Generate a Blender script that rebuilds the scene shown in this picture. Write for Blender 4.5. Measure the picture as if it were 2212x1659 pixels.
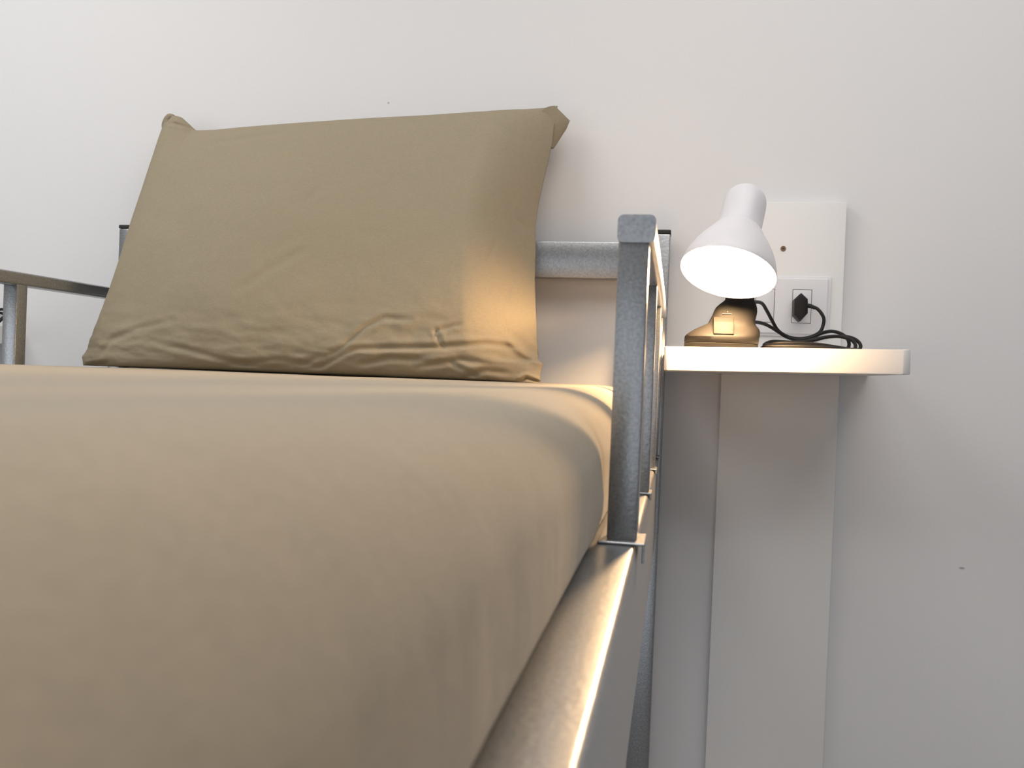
import bpy, bmesh, math, random
from mathutils import Vector, Matrix, noise

C = bpy.context.scene.collection
for o in list(bpy.data.objects):
    bpy.data.objects.remove(o, do_unlink=True)
random.seed(4)

# The scene is measured from the camera: X along the wall, Y towards it, Z up from eye level.
WALL = 1.4317      # distance of the wall
EYE = 1.50         # eye level above the floor
def V(x, y, z):
    return Vector((x, y - WALL, z + EYE))

# ------------------------------------------------------------------ camera
scn = bpy.context.scene
cam_d = bpy.data.cameras.new('camera')
cam = bpy.data.objects.new('camera', cam_d)
C.objects.link(cam)
yaw, pitch, roll = .1827, -.0091, .0397
f = Vector((-math.sin(yaw) * math.cos(pitch), math.cos(yaw) * math.cos(pitch), math.sin(pitch)))
r = Vector((math.cos(yaw), math.sin(yaw), 0))
u = r.cross(f)
r2 = math.cos(roll) * r + math.sin(roll) * u
u2 = -math.sin(roll) * r + math.cos(roll) * u
m = Matrix((r2, u2, -f)).transposed().to_4x4()
m.translation = V(0, 0, 0)
cam.matrix_world = m
cam_d.sensor_fit = 'HORIZONTAL'
cam_d.sensor_width = 36
cam_d.lens = 1912.4 / 2212 * 36
cam_d.clip_start = .005
cam_d.dof.use_dof = True
cam_d.dof.focus_distance = 1.22
cam_d.dof.aperture_fstop = 14
scn.camera = cam

# ------------------------------------------------------------------ world, room lights and added fill, exposure
w = bpy.data.worlds.new('world')
scn.world = w
w.use_nodes = True
w.node_tree.nodes['Background'].inputs[0].default_value = (.9, .95, 1, 1)
w.node_tree.nodes['Background'].inputs[1].default_value = .05
scn.view_settings.view_transform = 'Standard'
scn.view_settings.look = 'None'
scn.view_settings.gamma = 1
scn.view_settings.use_curve_mapping = False
scn.view_settings.exposure = 0

def area(name, loc, size, power, col, target=None, sy=None):
    d = bpy.data.lights.new(name, 'AREA')
    d.energy = power
    d.color = col
    d.size = size
    if sy:
        d.shape = 'RECTANGLE'
        d.size_y = sy
    o = bpy.data.objects.new(name, d)
    C.objects.link(o)
    o.location = loc
    if target is not None:
        o.rotation_euler = (Vector(target) - Vector(loc)).to_track_quat('-Z', 'Y').to_euler()
    return o
area('ceiling_light', (-1.3, -1.0, 2.66), 1.2, 17, (1, .985, .97))
area('ceiling_light', (.35, -1.0, 2.66), 1.2, 12.5, (1, .97, .94))
area('cool_fill', (-2.75, -2.75, 1.55), 1.8, 13, (.86, .93, 1), (-.2, -.1, 1.2), 1.5)  # added bluish fill with no modelled window, reflected in the left uprights
area('cool_fill', (-.1, -2.97, 1.35), 2.0, 9, (.80, .89, 1), (.4, 0, 1.1), 1.8)  # added front fill, lifts the near post and the lower wall

# ------------------------------------------------------------------ materials
def mat(name, col, rough=.6, metal=0., spec=.5):
    mt = bpy.data.materials.new(name)
    mt.use_nodes = True
    b = mt.node_tree.nodes['Principled BSDF']
    b.inputs['Base Color'].default_value = (*col, 1)
    b.inputs['Roughness'].default_value = rough
    b.inputs['Metallic'].default_value = metal
    b.inputs['Specular IOR Level'].default_value = spec
    return mt
def bump(mt, scale, strength, dist=.001, detail=3, mapping=None, chain=None):
    t = mt.node_tree
    b = t.nodes['Principled BSDF']
    tc = t.nodes.new('ShaderNodeTexCoord')
    src = tc.outputs['Object']
    if mapping:
        mp = t.nodes.new('ShaderNodeMapping')
        mp.inputs['Scale'].default_value = mapping
        t.links.new(src, mp.inputs[0])
        src = mp.outputs[0]
    n = t.nodes.new('ShaderNodeTexNoise')
    n.inputs['Scale'].default_value = scale
    n.inputs['Detail'].default_value = detail
    t.links.new(src, n.inputs['Vector'])
    bp = t.nodes.new('ShaderNodeBump')
    bp.inputs['Strength'].default_value = strength
    bp.inputs['Distance'].default_value = dist
    t.links.new(n.outputs[0], bp.inputs['Height'])
    if chain:
        t.links.new(chain.outputs[0], bp.inputs['Normal'])
    t.links.new(bp.outputs[0], b.inputs['Normal'])
    return bp
def vary(mt, scale, c0, c1, lo=.35, hi=.65, detail=4, mapping=None):
    t = mt.node_tree
    b = t.nodes['Principled BSDF']
    tc = t.nodes.new('ShaderNodeTexCoord')
    n = t.nodes.new('ShaderNodeTexNoise')
    n.inputs['Scale'].default_value = scale
    n.inputs['Detail'].default_value = detail
    if mapping:
        mp = t.nodes.new('ShaderNodeMapping')
        mp.inputs['Scale'].default_value = mapping
        t.links.new(tc.outputs['Object'], mp.inputs[0])
        t.links.new(mp.outputs[0], n.inputs['Vector'])
    else:
        t.links.new(tc.outputs['Object'], n.inputs['Vector'])
    rp = t.nodes.new('ShaderNodeValToRGB')
    rp.color_ramp.elements[0].position = lo
    rp.color_ramp.elements[1].position = hi
    rp.color_ramp.elements[0].color = (*c0, 1)
    rp.color_ramp.elements[1].color = (*c1, 1)
    t.links.new(n.outputs[0], rp.inputs[0])
    t.links.new(rp.outputs[0], b.inputs['Base Color'])

M = {}
M['wall'] = mat('wall_paint', (.785, .775, .775), .75, spec=.3)
bump(M['wall'], 240, .12, .0012)
M['ceiling'] = mat('ceiling_paint', (.8, .8, .79), .9)
M['floor'] = mat('floor_tile', (.27, .26, .25), .4)
vary(M['floor'], 6, (.25, .24, .23), (.29, .28, .27))
M['fabric'] = mat('khaki_cotton', (.335, .275, .195), .92, spec=.15)
vary(M['fabric'], 260, (.336, .284, .211), (.357, .301, .226), mapping=(1, 1, 3))
b0 = bump(M['fabric'], 900, .25, .0006, 2, (1, 1, .35))
bump(M['fabric'], 45, .35, .002, 4, chain=b0)
M['fabric'].node_tree.nodes['Principled BSDF'].inputs['Sheen Weight'].default_value = .15
M['pillow'] = mat('khaki_pillow_cotton', (.43, .355, .235), .92, spec=.15)
vary(M['pillow'], 220, (.305, .257, .178), (.33, .277, .193), mapping=(1, 1, 3))
b0 = bump(M['pillow'], 900, .25, .0006, 2, (1, 1, .35))
bump(M['pillow'], 38, .4, .0025, 4, chain=b0)
M['steel'] = mat('silver_hammered_paint', (.36, .37, .385), .29, .8)
vary(M['steel'], 420, (.30, .308, .32), (.42, .428, .435), .3, .7)
bump(M['steel'], 330, .25, .0005, 2)
M['black'] = mat('black_plastic', (.010, .009, .009), .5, 0, .3)
M['cap'] = mat('black_post_cap', (.02, .02, .02), .6)
M['clamp'] = mat('black_clamp_plastic', (.0062, .0056, .005), .62, 0, .12)
bump(M['clamp'], 500, .1, .0003)
M['white'] = mat('white_laminate', (.80, .785, .77), .42)
bump(M['white'], 300, .04, .0004)
M['plate'] = mat('white_plate_plastic', (.78, .77, .785), .3)
M['gap'] = mat('dark_gap', (.05, .04, .04), .8)
M['screw'] = mat('brass_screw', (.30, .2, .13), .4, .8)
M['mark'] = mat('pale_emboss', (.16, .13, .1), .5)
M['wood'] = mat('slat_wood', (.45, .32, .2), .6)
M['shade'] = mat('white_shade_plastic', (.74, .72, .75), .38)
t = M['shade'].node_tree
tr = t.nodes.new('ShaderNodeBsdfTranslucent')
tr.inputs[0].default_value = (.9, .8, .7, 1)
mx = t.nodes.new('ShaderNodeMixShader')
mx.inputs[0].default_value = .006
t.links.new(t.nodes['Principled BSDF'].outputs[0], mx.inputs[1])
t.links.new(tr.outputs[0], mx.inputs[2])
t.links.new(mx.outputs[0], t.nodes['Material Output'].inputs[0])
def glow(name, col, s):
    mt = mat(name, (.9, .88, .82), .3)
    b = mt.node_tree.nodes['Principled BSDF']
    b.inputs['Emission Color'].default_value = (*col, 1)
    b.inputs['Emission Strength'].default_value = s
    return mt
M['bulb'] = glow('lit_bulb_glass', (1, .64, .32), 690)
M['bulb_off'] = mat('opal_bulb_glass', (.8, .79, .76), .3)
# two small scuffs on the wall paint
t = M['wall'].node_tree
tc = t.nodes.new('ShaderNodeTexCoord')
last = None
for (sx, sz, a, b_) in ((.434, EYE - .262, .0045, .002), (-.4955, EYE + .452, .0018, .0018)):
    sp = t.nodes.new('ShaderNodeVectorMath'); sp.operation = 'SUBTRACT'
    sp.inputs[1].default_value = (sx, 0, sz)
    t.links.new(tc.outputs['Object'], sp.inputs[0])
    sc = t.nodes.new('ShaderNodeVectorMath'); sc.operation = 'MULTIPLY'
    sc.inputs[1].default_value = (1 / a, 0, 1 / b_)
    t.links.new(sp.outputs[0], sc.inputs[0])
    ln = t.nodes.new('ShaderNodeVectorMath'); ln.operation = 'LENGTH'
    t.links.new(sc.outputs[0], ln.inputs[0])
    mr = t.nodes.new('ShaderNodeMapRange')
    mr.inputs[1].default_value = .6; mr.inputs[2].default_value = 1.2
    mr.inputs[3].default_value = .55; mr.inputs[4].default_value = 1
    t.links.new(ln.outputs['Value'], mr.inputs[0])
    if last is None:
        last = mr.outputs[0]
    else:
        mu = t.nodes.new('ShaderNodeMath'); mu.operation = 'MULTIPLY'
        t.links.new(last, mu.inputs[0]); t.links.new(mr.outputs[0], mu.inputs[1])
        last = mu.outputs[0]
vm = t.nodes.new('ShaderNodeVectorMath'); vm.operation = 'SCALE'
vm.inputs[0].default_value = M['wall'].node_tree.nodes['Principled BSDF'].inputs['Base Color'].default_value[:3]
t.links.new(last, vm.inputs['Scale'])
t.links.new(vm.outputs[0], t.nodes['Principled BSDF'].inputs['Base Color'])

# ------------------------------------------------------------------ mesh helpers
def obj(name, bm, m, parent=None, smooth=None, world=True):
    """Link bm as one mesh object. Vertices are in scene coordinates; with a parent they are moved into its space."""
    me = bpy.data.meshes.new(name)
    bmesh.ops.recalc_face_normals(bm, faces=bm.faces[:])
    bm.to_mesh(me)
    bm.free()
    me.materials.append(M[m])
    o = bpy.data.objects.new(name, me)
    C.objects.link(o)
    if smooth is not None:
        me.shade_smooth()
        if smooth < 180:
            me.set_sharp_from_angle(angle=math.radians(smooth))
    if parent is not None:
        o.parent = parent
        if world:
            p = parent
            off = Vector()
            while p is not None:
                off += p.location
                p = p.parent
            me.transform(Matrix.Translation(-off))
    return o
def thing(name, label, cat, loc, group=None):
    o = bpy.data.objects.new(name, None)
    o.empty_display_size = .05
    C.objects.link(o)
    o.location = loc
    o['label'] = label
    o['category'] = cat
    if group:
        o['group'] = group
    return o
def tag(o, label, cat, group=None):
    o['label'] = label
    o['category'] = cat
    if group:
        o['group'] = group
def box_bm(x0, x1, y0, y1, z0, z1, bev=0., seg=2, bm=None):
    own = bm is None
    b = bmesh.new()
    bmesh.ops.create_cube(b, size=1)
    c = V((x0 + x1) / 2, (y0 + y1) / 2, (z0 + z1) / 2)
    for v in b.verts:
        v.co = Vector((v.co.x * (x1 - x0), v.co.y * (y1 - y0), v.co.z * (z1 - z0))) + c
    if bev:
        bmesh.ops.bevel(b, geom=b.edges[:], offset=bev, segments=seg, profile=.5, affect='EDGES')
    if own:
        return b
    me = bpy.data.meshes.new('tmp'); b.to_mesh(me); b.free()
    bm.from_mesh(me); bpy.data.meshes.remove(me)
    return bm
def catmull(pts, n=8):
    P = [Vector(p) for p in pts]
    P = [P[0] * 2 - P[1]] + P + [P[-1] * 2 - P[-2]]
    out = []
    for i in range(1, len(P) - 2):
        a, b, c, d = P[i - 1], P[i], P[i + 1], P[i + 2]
        for k in range(n):
            s = k / n
            out.append(.5 * (2 * b + (c - a) * s + (2 * a - 5 * b + 4 * c - d) * s * s + (3 * b - a - 3 * c + d) * s ** 3))
    out.append(P[-2])
    return out
def tube_bm(path, rad, n=10, bm=None):
    bm = bm or bmesh.new()
    path = [Vector(p) for p in path]
    rings = []
    up = None
    for i, p in enumerate(path):
        a = path[max(i - 1, 0)]; b = path[min(i + 1, len(path) - 1)]
        d = (b - a).normalized()
        if up is None:
            up = d.orthogonal().normalized()
        up = (up - d * up.dot(d)).normalized()
        s = d.cross(up)
        rr = rad[i] if isinstance(rad, (list, tuple)) else rad
        rings.append([bm.verts.new(p + (up * math.cos(q) + s * math.sin(q)) * rr)
                      for q in (2 * math.pi * k / n for k in range(n))])
    for A, B in zip(rings, rings[1:]):
        for k in range(n):
            bm.faces.new((A[k], A[(k + 1) % n], B[(k + 1) % n], B[k]))
    bm.faces.new(rings[0][::-1]); bm.faces.new(rings[-1])
    return bm
def lathe_bm(profile, origin, axis, n=64, closed=False, bm=None):
    """profile: (distance along axis, radius) pairs."""
    bm = bm or bmesh.new()
    axis = Vector(axis).normalized()
    e1 = axis.orthogonal().normalized(); e2 = axis.cross(e1)
    rings = []
    for s, rr in profile:
        c = Vector(origin) + axis * s
        if rr < 1e-5:
            rings.append([bm.verts.new(c)])
        else:
            rings.append([bm.verts.new(c + (e1 * math.cos(q) + e2 * math.sin(q)) * rr)
                          for q in (2 * math.pi * k / n for k in range(n))])
    if closed:
        rings.append(rings[0])
    for A, B in zip(rings, rings[1:]):
        if len(A) == 1 and len(B) == 1:
            continue
        for k in range(n):
            k2 = (k + 1) % n
            if len(A) == 1:
                bm.faces.new((A[0], B[k2], B[k]))
            elif len(B) == 1:
                bm.faces.new((A[k], A[k2], B[0]))
            else:
                bm.faces.new((A[k], A[k2], B[k2], B[k]))
    return bm
def struct(name, bm, m, smooth=None):
    o = obj(name, bm, m, None, smooth)
    o['kind'] = 'structure'
    return o

# ------------------------------------------------------------------ the room
T = .1
struct('wall_back', box_bm(-3.2, 2.6, WALL, WALL + T, -EYE, 2.7 - EYE), 'wall')
struct('wall_left', box_bm(-3.3, -3.2, -3.0, WALL, -EYE, 2.7 - EYE), 'wall')
struct('wall_right', box_bm(2.6, 2.7, -3.0, WALL, -EYE, 2.7 - EYE), 'wall')
struct('floor', box_bm(-3.2, 2.6, -3.0, WALL, -EYE - T, -EYE), 'floor')
struct('wall_front', box_bm(-3.2, 2.6, -3.1, -3.0, -EYE, 2.7 - EYE), 'wall')
struct('ceiling', box_bm(-3.2, 2.6, -3.0, WALL, 2.7 - EYE, 2.7 - EYE + T), 'ceiling')

# ------------------------------------------------------------------ bed frame
ZB = -.1115                       # top of the side rails
bed = thing('bed_frame', 'silver grey metal bed frame with low guard rails on both sides under the khaki mattress',
            'bed', V(-.4875, .4, -EYE))
def post(x0, x1, y0, y1, ztop):
    p = obj('post', box_bm(x0, x1, y0, y1, -EYE, ztop - .0062, .003), 'steel', bed, 40)
    c = obj('post_cap', box_bm(x0 - .0004, x1 + .0004, y0 - .0004, y1 + .0004, ztop - .0062, ztop, .0012), 'cap', p, 40)
    c['label'] = 'black plastic cap'
post(-.052, -.017, 1.3837, 1.4187, .2346)
post(-.958, -.923, 1.3837, 1.4187, .2346)
post(-.052, -.017, -.56, -.525, .06)
post(-.958, -.923, -.56, -.525, .06)
obj('headboard_rail', box_bm(-.923, -.052, 1.387, 1.412, .158, .2154, .002), 'steel', bed, 40)
obj('headboard_rail', box_bm(-.923, -.052, 1.387, 1.412, -.25, -.19, .002), 'steel', bed, 40)
obj('footboard_rail', box_bm(-.923, -.052, -.55, -.53, -.25, -.12, .002), 'steel', bed, 40)
obj('side_rail', box_bm(-.075, -.0214, -.525, 1.3837, -.248, ZB, .0042, 4), 'steel', bed, 50)
obj('side_rail', box_bm(-.9536, -.90, -.525, 1.3837, -.248, ZB, .0042, 4), 'steel', bed, 50)
for k in range(8):
    y = -.4 + k * .24
    obj('slat', box_bm(-.92, -.07, y, y + .07, ZB - .018, ZB - .0005, .002), 'wood', bed)

def guard(x0, x1, ys, yend, zt=.1135):
    """A guard rail: square uprights with angle feet hooked on the side rail, under one top bar."""
    s = 1 if x0 > -.5 else -1
    g = bpy.data.objects.new('guard_rail', None)
    C.objects.link(g)
    g.parent = bed
    g.location = V((x0 + x1) / 2, ys[0], ZB) - bed.location
    a, b = (x0 - .0010, x1 + .0042) if s > 0 else (x0 - .0042, x1 + .0010)
    bm = box_bm(a, b, ys[0] - .0012, yend, zt - .019, zt)
    bmesh.ops.bevel(bm, geom=[e for e in bm.edges if abs(e.verts[0].co.y - e.verts[1].co.y) > .1], offset=.0040, segments=4, profile=.5, affect='EDGES')
    obj('top_bar', bm, 'steel', g, 50)
    for i, y in enumerate(ys):
        obj('upright', box_bm(x0, x1, y, y + .021, ZB + .002, zt - .018, .0012), 'steel', g, 40)
        bm = bmesh.new()
        if s > 0:
            out, drop, e = (-.0160, .0115, .010) if i == 0 else (-.0188, .0050, .004)
            box_bm(x0 - .0055, out, y - e, y + .021 + e, ZB + .0002, ZB + .0022, .0006, 1, bm)
            box_bm(out - .0018, out, y - e, y + .021 + e, ZB - drop, ZB + .0018, .0006, 1, bm)
        else:
            box_bm(-.9575, x1 + .0012, y - .010, y + .032, ZB + .0002, ZB + .0022, .0006, 1, bm)
            box_bm(-.9575, -.9557, y - .010, y + .032, ZB - .0115, ZB + .0018, .0006, 1, bm)
        o = obj('mounting_bracket', bm, 'steel', g, 30)
    return g
guard(-.0425, -.0217, [.611, .8816, 1.1254, 1.316], 1.338)
guard(-.9555, -.9330, [.595, .857, 1.119, 1.3617], 1.3836, .1215)

# ------------------------------------------------------------------ mattress under its fitted sheet
def fbm(p, o=3):
    return noise.fractal(p, 1.0, 2.0, o)
def mattress():
    bm = bmesh.new()
    xl, xr = -.931, -.0485
    y0, y1 = -.515, 1.378
    zb = ZB + .0004
    zt = -.0085
    R = .056                                # rounding of the top edges
    prof = []
    def arc(cx, cz, rx, rz, a0, a1, n):
        for k in range(n + 1):
            q = math.radians(a0 + (a1 - a0) * k / n)
            prof.append((cx + rx * math.cos(q), cz + rz * math.sin(q)))
    # right side: from the tucked bottom up, over the top, down the left side
    prof += [(xr - .05, zb), (xr - .02, zb)]
    arc(xr - .008, zb + .012, .008, .012, -90, 0, 4)
    prof += [(xr + .0005, zb + .022), (xr + .001, zb + .032)]
    arc(xr - R, zt - .052, R + .0005, .052, 0, 90, 20)
    n = 70
    for k in range(1, n):
        prof.append((xr - R + (xl - xr + .03 + R) * k / n, zt))
    arc(xl + .03, zt - .035, .03, .035, 90, 180, 14)
    arc(xl + .008, zb + .012, .008, .012, 180, 270, 4)
    prof += [(xl + .05, zb)]
    ny = 200
    rows = []
    cx = (xl + xr) / 2
    for j in range(ny + 1):
        s = j / ny
        y = y0 + (y1 - y0) * s
        e = min(y - y0, y1 - y)
        k = 1.
        if e < .035:
            q = 1 - e / .035
            k = math.sqrt(max(0, 1 - q * q))
        row = []
        for i, (x, z) in enumerate(prof):
            h = (z - zb) / (zt - zb)
            # ends round over, sides draw in a little
            zz = zb + (z - zb) * (.45 + .55 * k) if h > .02 else z
            xx = cx + (x - cx) * (.985 + .015 * k)
            zz -= max(0., (-.1 - xx)) * .0035 * h
            p = Vector((xx * 5, y * 5, zz * 5))
            d = fbm(p, 3) * .0011
            side = max(0., min(1., (.9 - h) * 4)) if x > cx else 0.
            wr = fbm(Vector((xx * 3, y * 16, zz * 9)), 3) * .0007 * side * min(1, max(0, h * 6))
            # a small tuck in the sheet beside the first upright
            tk = .0042 * math.exp(-((y - .585 - (zz + .08) * .6) / .018) ** 2 - ((zz + .085) / .016) ** 2) * (1 if x > cx else 0)
            tk += .002 * math.exp(-((y - .70) / .05) ** 2 - ((zz + .06) / .012) ** 2) * (1 if x > cx else 0)
            if h > .02:
                zz += min(d, .0002) * h if .95 < y < 1.36 else d * h
                xx += (wr + tk)
            row.append(bm.verts.new(V(xx, y, max(zz, zb))))
        rows.append(row)
    for A, B in zip(rows, rows[1:]):
        for i in range(len(A)):
            i2 = (i + 1) % len(A)
            bm.faces.new((A[i], A[i2], B[i2], B[i]))
    bm.faces.new(rows[0][::-1]); bm.faces.new(rows[-1])
    return obj('mattress', bm, 'fabric', None, 180)
mt = mattress()
tag(mt, 'single mattress covered by a smooth khaki fitted sheet inside the metal frame', 'mattress')

# ------------------------------------------------------------------ pillow leaning on the headboard
LEFT = [(-.9056, -.0108), (-.9127, .003), (-.9076, .016), (-.9054, .045), (-.8965, .1076), (-.8915, .1575), (-.888, .2186), (-.8838, .2741),
        (-.8811, .332), (-.8803, .388), (-.88, .4049)]
TOP = [(-.88, .4049), (-.8761, .4172), (-.8641, .4234), (-.8501, .42), (-.835, .4079), (-.8196, .3953), (-.7803, .3949), (-.7305, .3978),
       (-.5661, .4054), (-.4956, .4088), (-.4016, .4122), (-.3104, .4169), (-.2504, .4219), (-.2215, .4259), (-.201, .4299)]
RIGHT = [(-.1863, -.0082), (-.1888, .0058), (-.1859, .0213), (-.1937, .0272), (-.1996, .063), (-.2059, .1086), (-.2104, .1451), (-.2134, .1886),
         (-.2179, .2273), (-.2163, .2631), (-.2107, .31), (-.2045, .3629), (-.2036, .3983), (-.201, .4299)]
CREASE = [  # (points in X,Z), width, depth
    ([(-.4991, .0073), (-.4621, .0303), (-.4324, .0588), (-.4069, .0721), (-.3673, .0704)], .0045, .0030),
    ([(-.5389, -.0043), (-.4977, .002), (-.4475, .0281), (-.3873, .0315), (-.3248, .0349), (-.2593, .0424), (-.2191, .0398)], .0042, .0034),
    ([(-.3319, .059), (-.3194, .0351)], .0035, .0028),
    ([(-.3314, .0563), (-.2956, .0669)], .0035, .0024),
    ([(-.3076, .0143), (-.2718, -.0025)], .004, .0028),
    ([(-.8725, .0022), (-.8466, .0319), (-.7955, .048), (-.7376, .0592)], .006, .0020),
    ([(-.7566, .0262), (-.7119, .0191), (-.6537, .0072), (-.5919, -.0015), (-.5352, .0006), (-.4834, .0214)], .005, .0024),
    ([(-.2632, .185), (-.2704, .1556)], .004, .0022),
    ([(-.2605, .2622), (-.2424, .2316), (-.2265, .2166)], .006, .0022),
    ([(-.2344, .0499), (-.2135, .0327), (-.1891, .0205)], .006, -.0060),
    ([(-.6568, -.0019), (-.5714, .0081), (-.4982, .004)], .005, .0028),
    ([(-.3594, .0058), (-.2944, .0194), (-.2403, .0135)], .005, .0030),
    ([(-.9006, -.0109), (-.8796, -.0077), (-.8536, -.0052)], .004, .0040),
    ([(-.4423, .006), (-.3962, .0177), (-.3411, .0164)], .005, .0028),
    ([(-.216, -.0086), (-.2065, -.0022), (-.1882, -.0078)], .0032, .0070),
    ([(-.2915, -.0046), (-.259, .0063), (-.2327, .0035)], .005, .0040),
    ([(-.2398, .1289), (-.2408, .1008)], .004, .0020),
    ([(-.5362, .2612), (-.5542, .2372)], .008, .0012),
    ([(-.6287, .106), (-.5913, .1365), (-.5383, .1676)], .008, .0016),
    ([(-.7592, .3529), (-.6949, .361), (-.6313, .3691)], .007, .0016),
    ([(-.3532, .4001), (-.2893, .3744), (-.2345, .3494)], .010, .0022),
    ([(-.868, .405), (-.8655, .416)], .0035, .0050),
    ([(-.856, .4015), (-.822, .3945)], .004, .0040),
]
def along(pts):
    """Polyline -> function of 0..1 by arc length."""
    L = [0.]
    for a, b in zip(pts, pts[1:]):
        L.append(L[-1] + math.dist(a, b))
    def fn(s):
        d = s * L[-1]
        for i in range(len(pts) - 1):
            if d <= L[i + 1] or i == len(pts) - 2:
                q = (d - L[i]) / max(1e-9, L[i + 1] - L[i])
                return (pts[i][0] + (pts[i + 1][0] - pts[i][0]) * q, pts[i][1] + (pts[i + 1][1] - pts[i][1]) * q)
    return fn
def segdist(x, z, pts):
    best = 9.; tt = 0
    n = len(pts) - 1
    for i, ((ax, az), (bx, bz)) in enumerate(zip(pts, pts[1:])):
        dx, dz = bx - ax, bz - az
        q = max(0., min(1., ((x - ax) * dx + (z - az) * dz) / (dx * dx + dz * dz)))
        d = math.hypot(x - ax - dx * q, z - az - dz * q)
        if d < best:
            best, tt = d, (i + q) / n
    return best, tt
def sgn_pow(v, e):
    return math.copysign(abs(v) ** e, v)
def pillow():
    bm = bmesh.new()
    fl, ft, fr = along(LEFT), along(TOP), along(RIGHT)
    bl, br, tl, tr_ = fl(0), fr(0), ft(0), ft(1)
    NU, NV = 230, 150
    ZMIN = -.0125
    def patch(s, v):
        l, r_, t_ = fl(v), fr(v), ft(s)
        b = (bl[0] + (br[0] - bl[0]) * s, bl[1])
        out = []
        for c in (0, 1):
            out.append((1 - s) * l[c] + s * r_[c] + (1 - v) * b[c] + v * t_[c]
                       - ((1 - s) * (1 - v) * bl[c] + s * (1 - v) * br[c] + (1 - s) * v * tl[c] + s * v * tr_[c]))
        return out
    grids = []
    for front in (True, False):
        g = []
        for j in range(NV + 1):
            v = .5 - .5 * math.cos(math.pi * j / NV) if True else j / NV
            v = .35 * (j / NV) + .65 * v
            row = []
            for i in range(NU + 1):
                s = .5 - .5 * math.cos(math.pi * i / NU)
                s = .35 * (i / NU) + .65 * s
                x, z = patch(s, v)
                uu, vv = 2 * s - 1, 2 * v - 1
                y = 1.232 + .158 * v ** .95
                tq = min(1., (1 - uu) / .27)
                e = (max(0., 1 - uu * uu) ** .55 if uu < 0 else (1 - (1 - tq) ** 1.7) * (1 - .1 * uu * uu)) * (max(0., 1 - v) ** .42 * max(0., v) ** .34 * 1.75 if True else 1)
                if front:
                    th = .088 * e
                    y2 = y - th * .97
                    z2 = z + th * (.16 * v)
                    # the slack in the cover and its creases
                    edge = min(1, 6 * min(s, 1 - s)) * min(1, 8 * min(v, 1 - v) + .15)
                    d = fbm(Vector((x * 4.2, 1.3, z * 4.2)), 3) * .0040 * edge
                    d += fbm(Vector((x * 15, 5.3, z * 15)), 4) * .0013 * edge
                    low = max(0., 1 - z / .11)
                    d += (fbm(Vector((x * 17 + z * 9, 2.1, z * 52)), 5)) * .0036 * low * min(1, 10 * v + .1)
                    sid = max(0., 1 - (-.19 - x) / .11)
                    d += fbm(Vector((x * 42, 7.7, z * 14 + x * 14)), 3) * .0016 * sid * min(1, 20 * (1 - s))
                    for pts, wd, dp in CREASE:
                        wd *= .85; dp *= .85
                        q, tt = segdist(x, z, pts)
                        if q < wd * 5:
                            fade = min(1., min(tt, 1 - tt) * 5 + .35)
                            d -= dp * fade * (math.exp(-(q / wd) ** 2) - .55 * math.exp(-((q - 1.7 * wd) / (1.1 * wd)) ** 2))
                    y2 -= d
                    x2 = x
                else:
                    th = .056 * e
                    y2, z2, x2 = min(y + th * .9, 1.4285), z - th * .12, x
                ZMIN = -.0082 + min(0, x2 + .1) * .0035
                z2 = ZMIN + math.log1p(math.exp(min(60, (z2 - ZMIN) / .0012))) * .0012 if z2 < ZMIN + .02 else z2
                if 0.148 < z2 < .226:
                    y2 = min(y2, 1.386)
                row.append((x2, y2, z2))
            g.append(row)
        grids.append(g)
    vs = {}
    F = [[bm.verts.new(V(*p)) for p in row] for row in grids[0]]
    B = []
    for j, row in enumerate(grids[1]):
        B.append([F[j][i] if i in (0, NU) or j in (0, NV) else bm.verts.new(V(*p)) for i, p in enumerate(row)])
    for G, fl_ in ((F, False), (B, True)):
        for j in range(NV):
            for i in range(NU):
                q = (G[j][i], G[j][i + 1], G[j + 1][i + 1], G[j + 1][i])
                bm.faces.new(q[::-1] if fl_ else q)
    root = thing('pillow', 'khaki cotton pillow standing on the mattress, leaning back on the headboard rail', 'pillow', V(-.545, 1.24, -.009))
    obj('pillow_case', bm, 'pillow', root, 180)
    # the folded corner flap that sticks out past the upper right corner
    bm = bmesh.new()
    rows = []
    tri = [(-.205, 1.385, .428), (-.1815, 1.392, .4065), (-.186, 1.392, .394), (-.2045, 1.388, .362)]
    inn = [(-.222, 1.380, .420), (-.219, 1.382, .405), (-.220, 1.382, .393), (-.216, 1.382, .362)]
    for off in (-.004, .004):
        ro = []
        for a, b in zip(tri, inn):
            ln = []
            for k in range(7):
                q = k / 6
                bulge = .004 * math.sin(q * math.pi)
                p = [a[c] + (b[c] - a[c]) * q for c in range(3)]
                ln.append(bm.verts.new(V(p[0], p[1] + off * (.35 + q * .8) + (bulge if off > 0 else -bulge), p[2])))
            ro.append(ln)
        rows.append(ro)
    A, Bk = rows
    for G in rows:
        for j in range(3):
            for k in range(6):
                bm.faces.new((G[j][k], G[j][k + 1], G[j + 1][k + 1], G[j + 1][k]))
    for j in range(3):
        for k in (0, 6):
            bm.faces.new((A[j][k], A[j + 1][k], Bk[j + 1][k], Bk[j][k]))
    for k in range(6):
        for j in (0, 3):
            bm.faces.new((A[j][k], A[j][k + 1], Bk[j][k + 1], Bk[j][k]))
    bmesh.ops.subdivide_edges(bm, edges=bm.edges[:], cuts=1, use_grid_fill=True)
    o = obj('corner_flap', bm, 'pillow', root, 50)
    # gathered corner at the upper left: a little rolled ear
    bm = tube_bm(catmull([V(-.877, 1.388, .392), V(-.8775, 1.386, .406), V(-.870, 1.384, .4185), V(-.861, 1.384, .4195)], 6),
                 [.003 + .004 * math.sin(math.pi * min(1, (k + 3) / 22)) for k in range(19)], 12)
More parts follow.
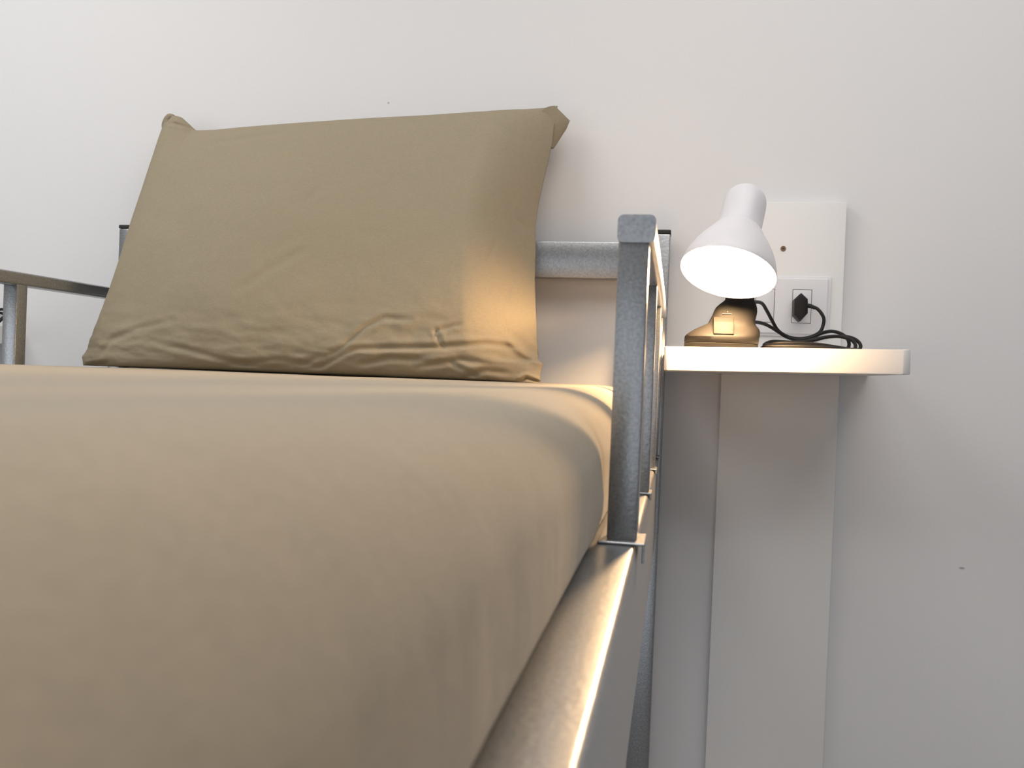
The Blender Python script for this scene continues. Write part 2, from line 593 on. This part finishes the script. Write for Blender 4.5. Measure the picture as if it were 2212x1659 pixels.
    obj('corner_ear', bm, 'pillow', root, 180)
    return root
pillow()

# ------------------------------------------------------------------ cable cover, socket plate
cover = thing('cable_cover', 'tall white boxed cable cover on the wall, holding the socket plate behind the lamp', 'cover', V(.1565, 1.421, -EYE))
obj('cover_board', box_bm(.0692, .2437, 1.4105, WALL, -EYE, .2831, .0012), 'white', cover, 30)
so = lathe_bm([(0, .0042), (.0011, .0040), (.0016, .0034), (.0016, 0)], V(.1535, 1.4107, .2115), (0, -1, 0), 24)
scw = obj('screw', so, 'screw', cover, 40)
scw['label'] = 'brass screw head'
bm = bmesh.new()
for a in (.35, .35 + math.pi / 2):
    b = bmesh.new()
    bmesh.ops.create_cube(b, size=1)
    b.transform(Matrix.Translation(V(.1535, 1.40905, .2115)) @ Matrix.Rotation(a, 4, 'Y') @ Matrix.Diagonal((.0052, .0003, .0010, 1)))
    me = bpy.data.meshes.new('t'); b.to_mesh(me); b.free(); bm.from_mesh(me); bpy.data.meshes.remove(me)
obj('cross_slot', bm, 'gap', scw)

plate = thing('socket_plate', 'white double socket plate on the cable cover, black plug in its right outlet', 'socket', V(.156, 1.4105, .0777))
PX0, PX1, PZ0, PZ1, PY = .0866, .2256, .0777, .1696, 1.4030
holes = [(.1154, .1427), (.1698, .1969)]
HZ0, HZ1 = .0979, .1482
bm = bmesh.new()
box_bm(PX0, PX1, PY + .0035, 1.4105, PZ0, PZ1, .0018, 2, bm)
box_bm(PX0 + .005, PX1 - .005, PY, PY + .004, PZ0 + .004, PZ1 - .004, .0014, 3, bm)
obj('frame', bm, 'plate', plate, 40)
for hx0, hx1 in holes:
    g = obj('module_gap', box_bm(hx0 - .0006, hx1 + .0006, PY - .00025, PY + .001, HZ0 - .0006, HZ1 + .0006), 'gap', plate)
    g['label'] = 'dark gap around the outlet module'
    bm = box_bm(hx0 + .0001, hx1 - .0001, PY - .0007, PY + .001, HZ0 + .0001, HZ1 - .0001, .0004, 2)
    o = obj('outlet_module', bm, 'plate', plate, 40)
    cx, cz = (hx0 + hx1) / 2, (HZ0 + HZ1) / 2
    bm = bmesh.new()
    for dz in (-.0095, 0, .0095) if hx0 > .15 else ():
        lathe_bm([(0, .0022), (.0003, .0022), (.0003, 0)], V(cx, PY - .0006, cz + dz), (0, -1, 0), 14, bm=bm)
    if hx0 > .15:
        obj('pin_hole', bm, 'gap', o)
    else:
        bm.free()

# ------------------------------------------------------------------ shelves
TILT = math.radians(1.1)
def shelf(x0, x1, label, group, loc_x):
    y0, y1 = 1.1715, 1.4100
    root_loc = V((x0 + x1) / 2, 1.29, .0212)
    pts = [(x0, WALL)]
    for cx, a0, rr in ((x0 + .004, 180, .004), (x1 - .012, 270, .012)):
        for k in range(9):
            q = math.radians(a0 + k * 90 / 8)
            pts.append((cx + rr * math.cos(q), y0 + rr + rr * math.sin(q)))
    pts.append((x1, WALL))
    if loc_x:                                    # notched around the cable cover
        pts += [(.2440, WALL), (.2440, y1), (.0689, y1), (.0689, WALL)]
    bm = bmesh.new()
    z0, z1 = .0186, .0494
    bot = [bm.verts.new(V(x, y, z0)) for x, y in pts]
    top = [bm.verts.new(V(x, y, z1)) for x, y in pts]
    n = len(pts)
    for k in range(n):
        bm.faces.new((bot[k], bot[(k + 1) % n], top[(k + 1) % n], top[k]))
    ft_ = bm.faces.new(top); fb_ = bm.faces.new(bot[::-1])
    ed = [e for e in bm.edges if abs(e.verts[0].co.z - e.verts[1].co.z) < 1e-6 and max(v.co.y for v in e.verts) < 1.3 - WALL]
    bmesh.ops.bevel(bm, geom=ed, offset=.0011, segments=2, profile=.5, affect='EDGES')
    bmesh.ops.triangulate(bm, faces=[q for q in bm.faces if len(q.verts) > 4])
    # it hangs a degree off level
    c = V((x0 + x1) / 2, 1.3, .034)
    bm.transform(Matrix.Translation(c) @ Matrix.Rotation(-TILT, 4, 'Y') @ Matrix.Translation(-c))
    o = obj('wall_shelf', bm, 'white', None, 35)
    tag(o, label, 'shelf', group)
    return o
shelf(-.0160, .2880, 'white wall shelf with rounded corners carrying the lit lamp beside the bed', 'bedside wall shelves', True)
shelf(-1.49, -1.176, 'white wall shelf beyond the left guard rail, cut off by the picture edge', 'bedside wall shelves', False)
def shelf_top(x):
    return .0494 + (x - .136) * math.tan(TILT)

# ------------------------------------------------------------------ clamp lamp
def lamp():
    bx, by = .056, 1.225
    root = thing('clamp_lamp', 'lit white clamp lamp with a black clip base standing on the shelf by the socket', 'lamp',
                 V(bx, by, shelf_top(bx)), 'bedside clamp lamps')
    ax = Vector((.188, .405, .89)).normalized()          # from the mouth up to the dome
    L = .1226 * 1.075
    K = .915
    mouth = V(.0581, 1.135, .1387)
    tip = mouth + ax * L
    prof = [(0, 0)]
    for k in range(1, 10):
        q = math.radians(k * 10)
        prof.append((.0265 * (1 - math.cos(q)), .0297 * math.sin(q)))
    prof += [(.032, .0301), (.050, .0304), (.0655, .0305), (.0668, .0312), (.068, .0325), (.074, .0365), (.082, .0418), (.091, .0484),
             (.102, .0550), (.114, .0604), (.125, .0638), (.1325, .0651), (.134, .0648)]
    inner = [(.1335, .0634), (.125, .0622), (.114, .0588), (.102, .0534), (.091, .0466), (.082, .0400), (.074, .0346), (.066, .0290), (.050, .0288),
             (.030, .0284), (.015, .0215), (.006, .011), (.005, 0)]
    s = obj('lamp_shade', lathe_bm([(a * K * 1.075, b * K) for a, b in prof + inner], tip, -ax, 72), 'shade', root, 40)
    # bulb and its socket inside the shade
    bulb = [(.058, .0115), (.064, .0125), (.071, .017), (.079, .0222), (.087, .0246), (.095, .0252), (.103, .0240), (.110, .0208), (.116, .0158),
            (.120, .0095), (.1215, .004), (.122, 0)]
    obj('bulb', lathe_bm([(a + .0205, b) for a, b in [(.058, 0)] + bulb], tip, -ax, 40), 'bulb', s, 180)
    obj('bulb_socket', lathe_bm([(.012, 0), (.012, .0145), (.0785, .0145), (.0785, 0)], tip, -ax, 32), 'white', s, 40)
    # clip base: lower jaw, upper jaw and body
    cl = bpy.data.objects.new('clamp', None); C.objects.link(cl); cl.parent = root
    zt = shelf_top(bx)
    def loft(sections, m, name, e=2.6, n=56):
        bm = bmesh.new()
        rings = []
        for (z, xl, xr, yf, yb) in sections:
            cx, rx, cy, ry = (xl + xr) / 2, (xr - xl) / 2, (yf + yb) / 2 - .014, (yb - yf) / 2
            ring = []
            for k in range(n):
                q = 2 * math.pi * k / n
                ring.append(bm.verts.new(V(cx + rx * sgn_pow(math.cos(q), 2 / e), cy + ry * sgn_pow(math.sin(q), 2 / e), z)))
            rings.append(ring)
        for A, B in zip(rings, rings[1:]):
            for k in range(n):
                bm.faces.new((A[k], A[(k + 1) % n], B[(k + 1) % n], B[k]))
        bm.faces.new(rings[0][::-1]); bm.faces.new(rings[-1])
        return obj(name, bm, m, cl, 40)
    loft([(zt + .0003, .0100, .1035, 1.192, 1.258), (zt + .001, .0090, .1044, 1.191, 1.259), (zt + .0052, .0088, .1046, 1.1905, 1.2595),
          (zt + .0058, .0094, .104, 1.1912, 1.2588)], 'clamp', 'lower_jaw', 3.0)
    zj = zt + .0062
    loft([(zj, .0094, .1046, 1.191, 1.259), (zj + .0008, .0088, .1052, 1.1905, 1.2595), (.0620, .0092, .1056, 1.1905, 1.2595),
          (.0650, .0115, .1064, 1.193, 1.258), (.0685, .0160, .1066, 1.198, 1.256), (.0720, .0215, .1066, 1.202, 1.255), (.0755, .0280, .1050, 1.206, 1.2545),
          (.0785, .0340, .1025, 1.2085, 1.254), (.0810, .0390, .1010, 1.210, 1.2535), (.0860, .0415, .1006, 1.2155, 1.253), (.0920, .0445, .1020, 1.220, 1.253),
          (.0980, .0466, .1032, 1.223, 1.2525), (.1031, .0490, .1030, 1.2255, 1.252), (.1080, .0540, .1016, 1.227, 1.2515), (.1115, .0585, .1003, 1.2285, 1.251),
          (.1140, .0608, .0992, 1.230, 1.2505), (.1250, .0616, .0985, 1.2305, 1.250), (.1265, .0640, .0960, 1.232, 1.249)], 'clamp', 'clamp_body', 2.8)
    # the thumb lever: a wedge that slopes out in front of the body
    bm = bmesh.new()
    x0, x1 = .0455, .0712
    sec = [(1.1930, .0635), (1.1915, .0655), (1.2030, .0815), (1.2110, .0885), (1.2200, .0885), (1.2200, .0635)]
    a = [bm.verts.new(V(x0, y - .014, z)) for y, z in sec]
    b = [bm.verts.new(V(x1, y - .014, z)) for y, z in sec]
    n = len(sec)
    for k in range(n):
        bm.faces.new((a[k], a[(k + 1) % n], b[(k + 1) % n], b[k]))
    bm.faces.new(a); bm.faces.new(b[::-1])
    bmesh.ops.bevel(bm, geom=bm.edges[:], offset=.0008, segments=2, profile=.5, affect='EDGES')
    obj('thumb_lever', bm, 'clamp', cl, 35)
    bm = bmesh.new()
    box_bm(.0570, .0690, 1.2055, 1.2078, .0933, .0938, bm=bm)
    bmesh.ops.create_icosphere(bm, subdivisions=1, radius=.0008, matrix=Matrix.Translation(V(.0638, 1.2083, .0967)))
    o = obj('embossed_mark', bm, 'mark', cl)
    o['label'] = 'pale line and dot on the clamp front'
    # bendable neck from the clamp up to the back of the shade
    back = tip - ax * .045 + Vector((.003, .020, -.009))
    path = catmull([V(.080, 1.224, .122), V(.081, 1.226, .140), V(.083, 1.228, .162), back + Vector((0, .008, -.012)), back], 8)
    rad = [.0062 + .0006 * math.sin(k * 2.6) for k in range(len(path))]
    obj('neck', tube_bm(path, rad, 14), 'black', root, 180)
    # the power cord: plug, drop, and the loose coil lying on the shelf
    st = lambda x, h: shelf_top(x) + .0026 + h
    pts = [V(.1895, 1.372, .1215), V(.2010, 1.366, .1165), V(.2095, 1.362, .1035), V(.2085, 1.360, .0905), V(.2035, 1.356, .0815), V(.1915, 1.350, .0745),
           V(.1745, 1.346, .0708), V(.1575, 1.342, .0733), V(.1430, 1.336, .0815), V(.1335, 1.328, .0945), V(.1240, 1.315, .1080), V(.1150, 1.295, .1165),
           V(.1020, 1.262, .1150), V(.0930, 1.246, .1080)]
    cord = obj('power_cord', tube_bm(catmull(pts, 8), .0025, 10), 'black', root, 180)
    z = shelf_top(.15)
    coil = [V(.0950, 1.250, .0860), V(.1080, 1.278, .0885), V(.1210, 1.300, .0875), V(.1320, 1.312, .0835), V(.1420, 1.318, .0780), V(.1540, 1.322, .0715),
            V(.1700, 1.324, .0680), V(.1870, 1.324, .0715), V(.2030, 1.324, .0790), V(.2160, 1.322, .0815), V(.2280, 1.316, .0775), V(.2350, 1.306, .0690),
            V(.2335, 1.292, .0590), V(.2260, 1.282, st(.226, 0)), V(.2000, 1.268, st(.2, .003)), V(.1600, 1.256, st(.16, .0045)), V(.1250, 1.262, st(.125, .004)),
            V(.1160, 1.278, st(.116, .001)), V(.1300, 1.292, .0590), V(.1520, 1.298, .0620), V(.1760, 1.300, .0650), V(.1950, 1.302, .0700), V(.2140, 1.304, .0730),
            V(.2320, 1.302, .0735), V(.2435, 1.296, .0690), V(.2475, 1.284, .0610), V(.2420, 1.274, st(.242, 0)), V(.2200, 1.250, st(.22, .001)),
            V(.1800, 1.242, st(.18, .006)), V(.1400, 1.246, st(.14, .007)), V(.1180, 1.262, st(.118, .0045)), V(.1300, 1.278, .0622), V(.1580, 1.286, .0625),
            V(.1850, 1.288, .0660), V(.2040, 1.290, .0715), V(.2220, 1.290, .0725), V(.2360, 1.286, .0680), V(.2395, 1.276, .0600), V(.2340, 1.266, st(.234, 0)),
            V(.2100, 1.232, st(.21, 0)), V(.1700, 1.226, st(.17, .002)), V(.1330, 1.238, st(.133, .0025)), V(.1150, 1.246, st(.115, .002))]
    obj('cord_coil', tube_bm(catmull(coil, 7), .0025, 10), 'black', root, 180)
    # plug: a flat six-sided body
    bm = bmesh.new()
    hexp = [(.1782, .1408), (.1880, .1318), (.1888, .1105), (.1784, .0980), (.1690, .1080), (.1686, .1310)]
    mid = (.1784, .1195)
    rings = []
    for y, k in ((1.4022, .97), (1.3860, 1.0), (1.3740, .99), (1.3710, .86)):
        rings.append([bm.verts.new(V(mid[0] + (x - mid[0]) * k, y, mid[1] + (zz - mid[1]) * k)) for x, zz in hexp])
    for A, B in zip(rings, rings[1:]):
        for k in range(6):
            bm.faces.new((A[k], A[(k + 1) % 6], B[(k + 1) % 6], B[k]))
    bm.faces.new(rings[0]); bm.faces.new(rings[-1][::-1])
    bmesh.ops.bevel(bm, geom=[e for e in bm.edges], offset=.0009, segments=2, profile=.5, affect='EDGES')
    pl = obj('plug', bm, 'black', root, 40)
    obj('strain_relief', tube_bm([V(.1860, 1.376, .1225), V(.1925, 1.372, .1208), V(.1985, 1.368, .1180)], [.0036, .0032, .0025], 12), 'black', pl, 60)
    return root
lp = lamp()

# the same lamp, switched off, on the far shelf: only the end of its cord reaches into the picture
def copy_tree(o, parent=None):
    c = o.copy()
    C.objects.link(c)
    c.parent = parent
    for ch in [q for q in bpy.data.objects if q.parent == o]:
        copy_tree(ch, c)
    return c
lp2 = copy_tree(lp)
dx = -1.431
lp2.location.x += dx
lp2.location.y += .10
lp2.location.z += shelf_top(.056) * 0 + .003
lp2['label'] = 'clamp lamp at the left picture edge, only its black cord coil showing'
def kids(o):
    for q in bpy.data.objects:
        if q.parent == o:
            yield q
            yield from kids(q)
for q in list(kids(lp2)):
    if q.name.startswith('bulb') and not q.name.startswith('bulb_socket'):
        q.data = q.data.copy()
        q.data.materials[0] = M['bulb_off']
    if q.name.startswith('plug') or q.name.startswith('power_cord') or q.name.startswith('strain'):
        bpy.data.objects.remove(q, do_unlink=True)
